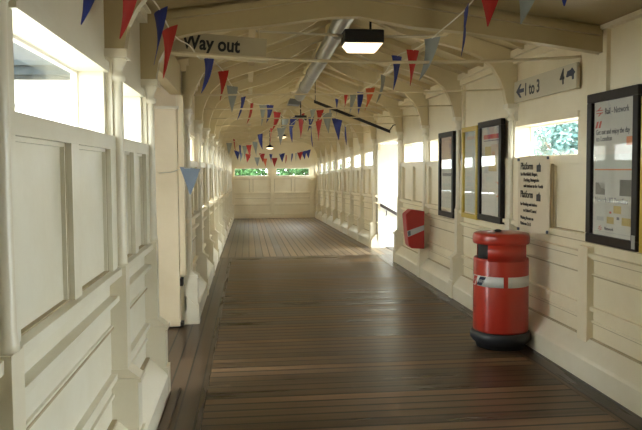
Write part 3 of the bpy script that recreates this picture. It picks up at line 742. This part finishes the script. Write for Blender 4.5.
# ------------------------------------------------------------------ duct under the ridge
du = empty('duct', (0.92, 6.3, 2.95)); tag(du, 'long grey metal duct hung under the roof ridge', 'duct')
m1 = MB(); P = [(0.92, 4.75, 2.955), (0.92, 6.3, 2.93), (0.92, 8.5, 2.855), (0.92, 11.9, 2.785)]
m1.tube(P, 0.088, 20); m1.build('pipe', M['duct'], du)
for t in (5.4, 6.75, 8.1, 9.4, 10.7):
    z = 2.955-(t-4.75)*0.0238-0.012*(6.0 < t < 9); m1 = MB(); m1.tube([(0.92, t, z), (0.92, t+0.05, z-0.001)], 0.096, 20); m1.build('joint_ring', M['duct'], du)
m1 = MB(); m1.prism([(-0.11, -0.045), (0.10, -0.06), (0.12, 0.03), (-0.08, 0.055)], (0.83, 11.9, 2.70), (1, 0, 0), (0, 0, 1), (0, 0.35, 0)); m1.build('end_box', M['duct_end'], du, bevel=0.008)
for t in (5.0, 7.4, 9.9, 11.7):
    m1 = MB(); z = 2.95-(t-4.75)*0.0238
    m1.tube([(0.92, t, z+0.08), (0.92, t, 3.12)], 0.006, 6); m1.build('hanger', M['duct_end'], du)
sr = empty('strut', (1.04, 10.42, 2.6)); tag(sr, 'thin dark diagonal bar sloping from the ridge to the right wall', 'bar')
m1 = MB(); m1.prism([(0, -0.022), (0, 0.022), (1.20, -0.445), (1.20, -0.49)], (1.03, 10.40, 2.55), (1, 0, 0), (0, 0, 1), (0, 0.04, 0)); m1.build('bar', M['housing'], sr)
m1 = MB(); m1.tube([(1.05, 10.42, 2.55), (1.05, 10.42, 3.06)], 0.006, 6); m1.build('hanger', M['housing'], sr)
m1 = MB(); m1.tube([(2.21, 10.42, 2.085), (2.30, 10.50, 2.19), (2.36, 10.545, 2.2)], 0.008, 6); m1.build('hanger', M['housing'], sr)

# ------------------------------------------------------------------ bunting
STRINGS = {}
STRINGS['A'] = [
    (-0.514, 2.000, 2.249, '-'),
    (-0.524, 2.500, 2.336, 'b'),
    (-0.507, 3.100, 2.380, 'r'),
    (-0.496, 3.500, 2.396, '-'),
    (-0.476, 3.850, 2.389, 'b'),
    (-0.457, 4.100, 2.342, 'r'),
    (-0.425, 4.300, 2.316, '-'),
    (-0.377, 4.600, 2.328, '-'),
    (-0.335, 4.950, 2.299, '-'),
    (-0.307, 5.600, 2.413, 'b'),
    (-0.229, 6.600, 2.453, 'r'),
    (-0.167, 7.600, 2.432, 'w'),
    (-0.052, 8.600, 2.418, 'b'),
    (0.066, 9.500, 2.431, 'r'),
    (0.238, 10.300, 2.480, 'w'),
    (0.368, 11.000, 2.547, 'b'),
    (0.507, 11.600, 2.485, 'r'),
    (0.677, 12.200, 2.428, 'w'),
    (0.863, 12.800, 2.493, 'b'),
    (1.104, 13.400, 2.619, 'r'),
    (1.353, 13.900, 2.744, 'w'),
    (1.564, 14.300, 2.823, '-'),
]
STRINGS['B'] = [
    (1.686, 3.100, 2.586, '-'),
    (1.658, 3.400, 2.624, 'b'),
    (1.577, 3.650, 2.602, 'w'),
    (1.445, 3.900, 2.625, 'r'),
    (1.376, 4.150, 2.501, 'b'),
    (1.273, 4.420, 2.404, '-'),
    (1.297, 4.650, 2.416, 'w'),
    (1.372, 5.500, 2.482, 'r'),
    (1.417, 6.300, 2.567, 'b'),
    (1.506, 7.400, 2.541, 'w'),
    (1.542, 8.400, 2.518, 'o'),
    (1.600, 9.500, 2.594, 'b'),
    (1.656, 10.500, 2.677, 'w'),
    (1.678, 11.400, 2.794, 'r'),
    (1.642, 12.300, 2.785, 'b'),
    (1.610, 13.100, 2.771, 'w'),
    (1.488, 13.800, 2.715, 'r'),
    (1.367, 14.500, 2.626, 'b'),
    (1.183, 15.200, 2.589, '-'),
    (0.974, 16.200, 2.995, '-'),
]
STRINGS['C'] = [
    (-0.657, 17.500, 2.315, '-'),
    (-0.466, 17.000, 2.166, 'w'),
    (-0.330, 16.500, 2.244, 'r'),
    (-0.181, 16.000, 2.080, 'b'),
    (-0.062, 15.500, 2.038, 'w'),
    (0.028, 15.000, 2.043, 'r'),
    (0.156, 14.500, 2.089, 'w'),
    (0.252, 13.800, 2.223, 'b'),
    (0.453, 13.100, 2.302, 'r'),
    (0.603, 12.200, 2.247, 'w'),
    (0.708, 11.000, 2.239, 'b'),
    (0.809, 10.200, 2.276, 'r'),
    (0.942, 10.000, 2.143, 'b'),
    (1.063, 10.000, 2.232, 'r'),
    (1.183, 10.000, 2.336, 'w'),
    (1.360, 10.200, 2.262, 'b'),
    (1.498, 10.300, 2.162, 'b'),
    (1.623, 10.400, 2.200, '-'),
    (2.281, 10.500, 2.144, '-'),
]
STRINGS['D'] = [
    (-0.563, 20.500, 2.183, '-'),
    (-0.322, 20.300, 2.056, 'b'),
    (-0.202, 20.200, 1.993, 'w'),
    (0.005, 20.100, 1.961, 'r'),
    (0.269, 20.000, 1.854, 'w'),
    (0.418, 20.000, 1.972, 'r'),
    (0.508, 20.100, 1.825, 'o'),
    (0.688, 20.100, 1.958, 'b'),
    (0.795, 20.200, 1.840, 'r'),
    (1.022, 20.200, 1.974, 'b'),
    (1.147, 20.300, 1.931, 'r'),
    (1.336, 20.400, 1.978, 'b'),
    (1.465, 20.500, 1.995, 'w'),
    (1.595, 20.600, 2.028, 'r'),
    (1.727, 20.700, 2.061, 'b'),
    (1.861, 20.800, 2.094, 'b'),
    (2.163, 21.000, 2.224, '-'),
]
STRINGS['E'] = [
    (-0.815, 6.300, 1.473, '-'),
    (-0.686, 6.200, 1.481, '-'),
    (-0.604, 6.100, 1.508, '-'),
    (-0.516, 6.100, 1.517, 'g'),
    (-0.483, 6.350, 1.498, '-'),
]

WORD = dict(b='blue', r='red', w='shade-greyed white', o='orange', g='slate blue')
BL = dict(A='string of red, blue and white bunting from the near left to mid roof', B='string of red, blue and white bunting from the near right to mid roof',
          C='string of red, blue and white bunting sagging across the middle distance', D='string of small red, blue and orange bunting before the end wall',
          E='short string with one drooping slate blue pennant at the tall casing')
rnd = random.Random(11)
for key, pts in STRINGS.items():
    P = [Vector(p[:3]) for p in pts]
    root = empty('bunting', P[0]); tag(root, BL[key], 'bunting', 'bunting under the roof')
    # smooth cord through the points
    cord = []
    for i in range(len(P)-1):
        p0, p1, p2, p3 = P[max(i-1, 0)], P[i], P[i+1], P[min(i+2, len(P)-1)]
        for k in range(4):
            t = k/4
            cord.append(0.5*((2*p1)+(p2-p0)*t+(2*p0-5*p1+4*p2-p3)*t*t+(3*p1-p0-3*p2+p3)*t**3))
    cord.append(P[-1])
    m1 = MB(); m1.tube(cord, 0.0045, 6); m1.build('cord', M['string'], root)
    for i, p in enumerate(pts):
        c = p[3]
        if c == '-': continue
        t = (P[min(i+1, len(P)-1)]-P[max(i-1, 0)]).normalized()
        across = t.copy()
        # light cloth turns a little about its cord
        ang = rnd.choice((-1, 1))*rnd.uniform(0.5, 0.85)
        h = Vector((t.x, t.y, 0)).normalized()
        nrm = Vector((-h.y, h.x, 0))
        across = (h*math.cos(ang)+nrm*math.sin(ang)); across.z = t.z*0.6; across.normalize()
        nn = across.cross(Vector((0, 0, 1))).normalized()
        Lh, Wd = rnd.uniform(0.28, 0.32), rnd.uniform(0.075, 0.088)
        if key == 'E': Lh, Wd = 0.24, 0.095; across = Vector((0.93, 0.25, -0.1)); nn = Vector((0.25, -0.93, 0))
        if key == 'D': Lh, Wd = 0.26, 0.09
        sway = nn*rnd.uniform(-0.03, 0.03)+across*rnd.uniform(-0.04, 0.04)+Vector((-0.045 if key in 'AB' else 0.0, 0, 0))
        m1 = MB(); rows = 6; vs = []; cols = 4
        for side in (0, 1):
            for r_ in range(rows+1):
                f = r_/rows; wd = Wd*(1-f)+0.003
                for q in range(cols+1):
                    u = -1+2*q/cols
                    base = P[i]+across*(u*wd)+Vector((0, 0, -Lh*f))+sway*f*f
                    wav = nn*(0.020*math.sin(u*2.0+f*3+i)*(0.5+f)*(1-f))
                    vs.append(base+wav+nn*(0.0012*side))
        k = cols+1; n2 = (rows+1)*k; fs = []
        for r_ in range(rows):
            for q in range(cols):
                a = r_*k+q; fs.append((a, a+1, a+k+1, a+k)); fs.append((n2+a, n2+a+k, n2+a+k+1, n2+a+1))
        m1.add(vs, fs, True)
        ob = m1.build('pennant', M['flag_'+c], root, origin=P[i])
        ob['label'] = WORD[c]+' pennant'

# ------------------------------------------------------------------ outside
mb = MB(); mb.box(-60, 60, -40, 90, -5.2, -5.0)
tag(mb.build('ground', M['ground']), 'open ground far below the bridge', 'ground', kind='structure')
def tree(loc, rad, n, leaf, label, size=0.14, squash=0.8, seed=1, crown_z=2.0):
    r_ = random.Random(seed); x, y = loc
    e = empty('tree', (x, y, -5.0)); tag(e, label, 'tree', 'trees outside')
    q = MB(); q.tube([(x, y, -5.0), (x+0.1, y, -2.5), (x, y+0.1, crown_z)], [0.3, 0.22, 0.08], 10)
    for k in range(7):
        a = k*0.9; q.tube([(x, y, -1.5+0.35*k), (x+math.cos(a)*rad*0.4, y+math.sin(a)*rad*0.4, -0.3+0.4*k), (x+math.cos(a)*rad*0.75, y+math.sin(a)*rad*0.75, 0.6+0.4*k)], [0.09, 0.06, 0.02], 6)
    q.build('trunk', M['bark'], e)
    q = MB()
    for k in range(n):
        while True:
            v = Vector((r_.uniform(-1, 1), r_.uniform(-1, 1), r_.uniform(-1, 1)))
            if v.length < 1: break
        v = v*(0.55+0.45*r_.random())
        c = Vector((x+v.x*rad, y+v.y*rad, crown_z+v.z*rad*squash))
        d = Vector((r_.gauss(0, 1), r_.gauss(0, 1), r_.gauss(0, 0.6))).normalized()
        w_ = d.cross(Vector((r_.gauss(0, 1), r_.gauss(0, 1), r_.gauss(0, 1)))).normalized()
        s_ = size*r_.uniform(0.6, 1.3)
        q.add([c-d*s_, c+w_*s_*0.45, c+d*s_, c-w_*s_*0.45+Vector((0, 0, 0.02))], [(0, 1, 2, 3)])
    f = q.build('foliage', leaf, e)
tree((10.1, 18.8), 2.8, 13000, M['leaf_cool'], 'leafy tree seen through the strip window above the notice', 0.095, 0.8, 3)
tree((-0.6, 27.8), 1.8, 6000, M['leaf'], 'green tree outside the left window of the end wall', 0.11, 0.9, 5, 1.3)
tree((2.75, 30.7), 2.3, 6500, M['leaf'], 'green tree outside the right window of the end wall', 0.11, 0.9, 6, 1.3)

# slate-roofed building seen through the near left window
bd = empty('building', (-8.2, 15, -5)); tag(bd, 'white building with blue grey slate roof outside the left window', 'building')
m1 = MB(); m1.box(-14, -2.1, 12.2, 18, -5.0, 3.1); m1.build('wall', M['white_out'], bd)
m1 = MB(); m1.prism([(11.75, 3.33), (15.1, 4.62), (18.45, 3.33), (18.45, 3.25), (11.75, 3.25)], (-14.3, 0, 0), (0, 1, 0), (0, 0, 1), (12.4, 0, 0)); m1.build('roof', M['slate'], bd)
m1 = MB(); m1.box(-14.3, -1.9, 11.68, 11.82, 3.10, 3.28); m1.box(-14.3, -1.9, 11.60, 11.72, 3.24, 3.32); m1.box(-14.3, -1.9, 11.8, 12.2, 3.08, 3.2); m1.build('gutter', M['slate_trim'], bd)
m1 = MB(); m1.box(-14, -2.08, 12.16, 12.22, 2.62, 2.66); m1.build('string_course', M['band_grey'], bd)
# dark post with arm outside, seen through the strip window over the small bin
ps = empty('lamp_post', (3.75, 14.6, -5)); tag(ps, 'dark grey post with a short arm outside the stair', 'post')
m1 = MB(); m1.box(3.62, 3.76, 14.6, 14.75, -5.0, 2.05); m1.build('post', M['slate_trim'], ps)
m1 = MB(); m1.box(3.76, 3.98, 14.62, 14.72, 1.93, 2.04); m1.build('arm', M['slate_trim'], ps)

# ------------------------------------------------------------------ daylight and camera
w = bpy.data.worlds.new('overcast'); S.world = w; w.use_nodes = True
nt = w.node_tree; bg = nt.nodes['Background']
tc = nt.nodes.new('ShaderNodeTexCoord'); sp = nt.nodes.new('ShaderNodeSeparateXYZ'); nt.links.new(tc.outputs['Generated'], sp.inputs[0])
rp = nt.nodes.new('ShaderNodeValToRGB'); nt.links.new(sp.outputs['Z'], rp.inputs['Fac'])
rp.color_ramp.elements[0].position = 0.0; rp.color_ramp.elements[0].color = (0.84, 0.93, 0.93, 1)
rp.color_ramp.elements[1].position = 0.8; rp.color_ramp.elements[1].color = (0.95, 1.0, 0.98, 1)
nt.links.new(rp.outputs['Color'], bg.inputs['Color']); bg.inputs['Strength'].default_value = 9.0

cam = bpy.data.cameras.new('camera'); co = bpy.data.objects.new('camera', cam); COL.objects.link(co)
cam.sensor_width = 36; cam.lens = 670/642*36; cam.shift_y = -12/642; cam.clip_start = 0.05; cam.clip_end = 300
yaw, pit, rol = math.radians(6.19), math.radians(2.9), math.radians(0.34)
fw = Vector((math.sin(yaw)*math.cos(pit), math.cos(yaw)*math.cos(pit), -math.sin(pit)))
r0 = Vector((math.cos(yaw), -math.sin(yaw), 0)); u0 = r0.cross(fw)
rr = r0*math.cos(rol)-u0*math.sin(rol); uu = r0*math.sin(rol)+u0*math.cos(rol)
co.matrix_world = Matrix(((rr.x, uu.x, -fw.x, 0), (rr.y, uu.y, -fw.y, 0), (rr.z, uu.z, -fw.z, 1.5), (0, 0, 0, 1)))
S.camera = co
S.view_settings.view_transform = 'Standard'; S.view_settings.look = 'None'; S.view_settings.gamma = 1.0
S.view_settings.use_curve_mapping = False; S.view_settings.exposure = 0.68
S.cycles.use_denoising = True
S.cycles.max_bounces = 14; S.cycles.diffuse_bounces = 8; S.cycles.transparent_max_bounces = 16
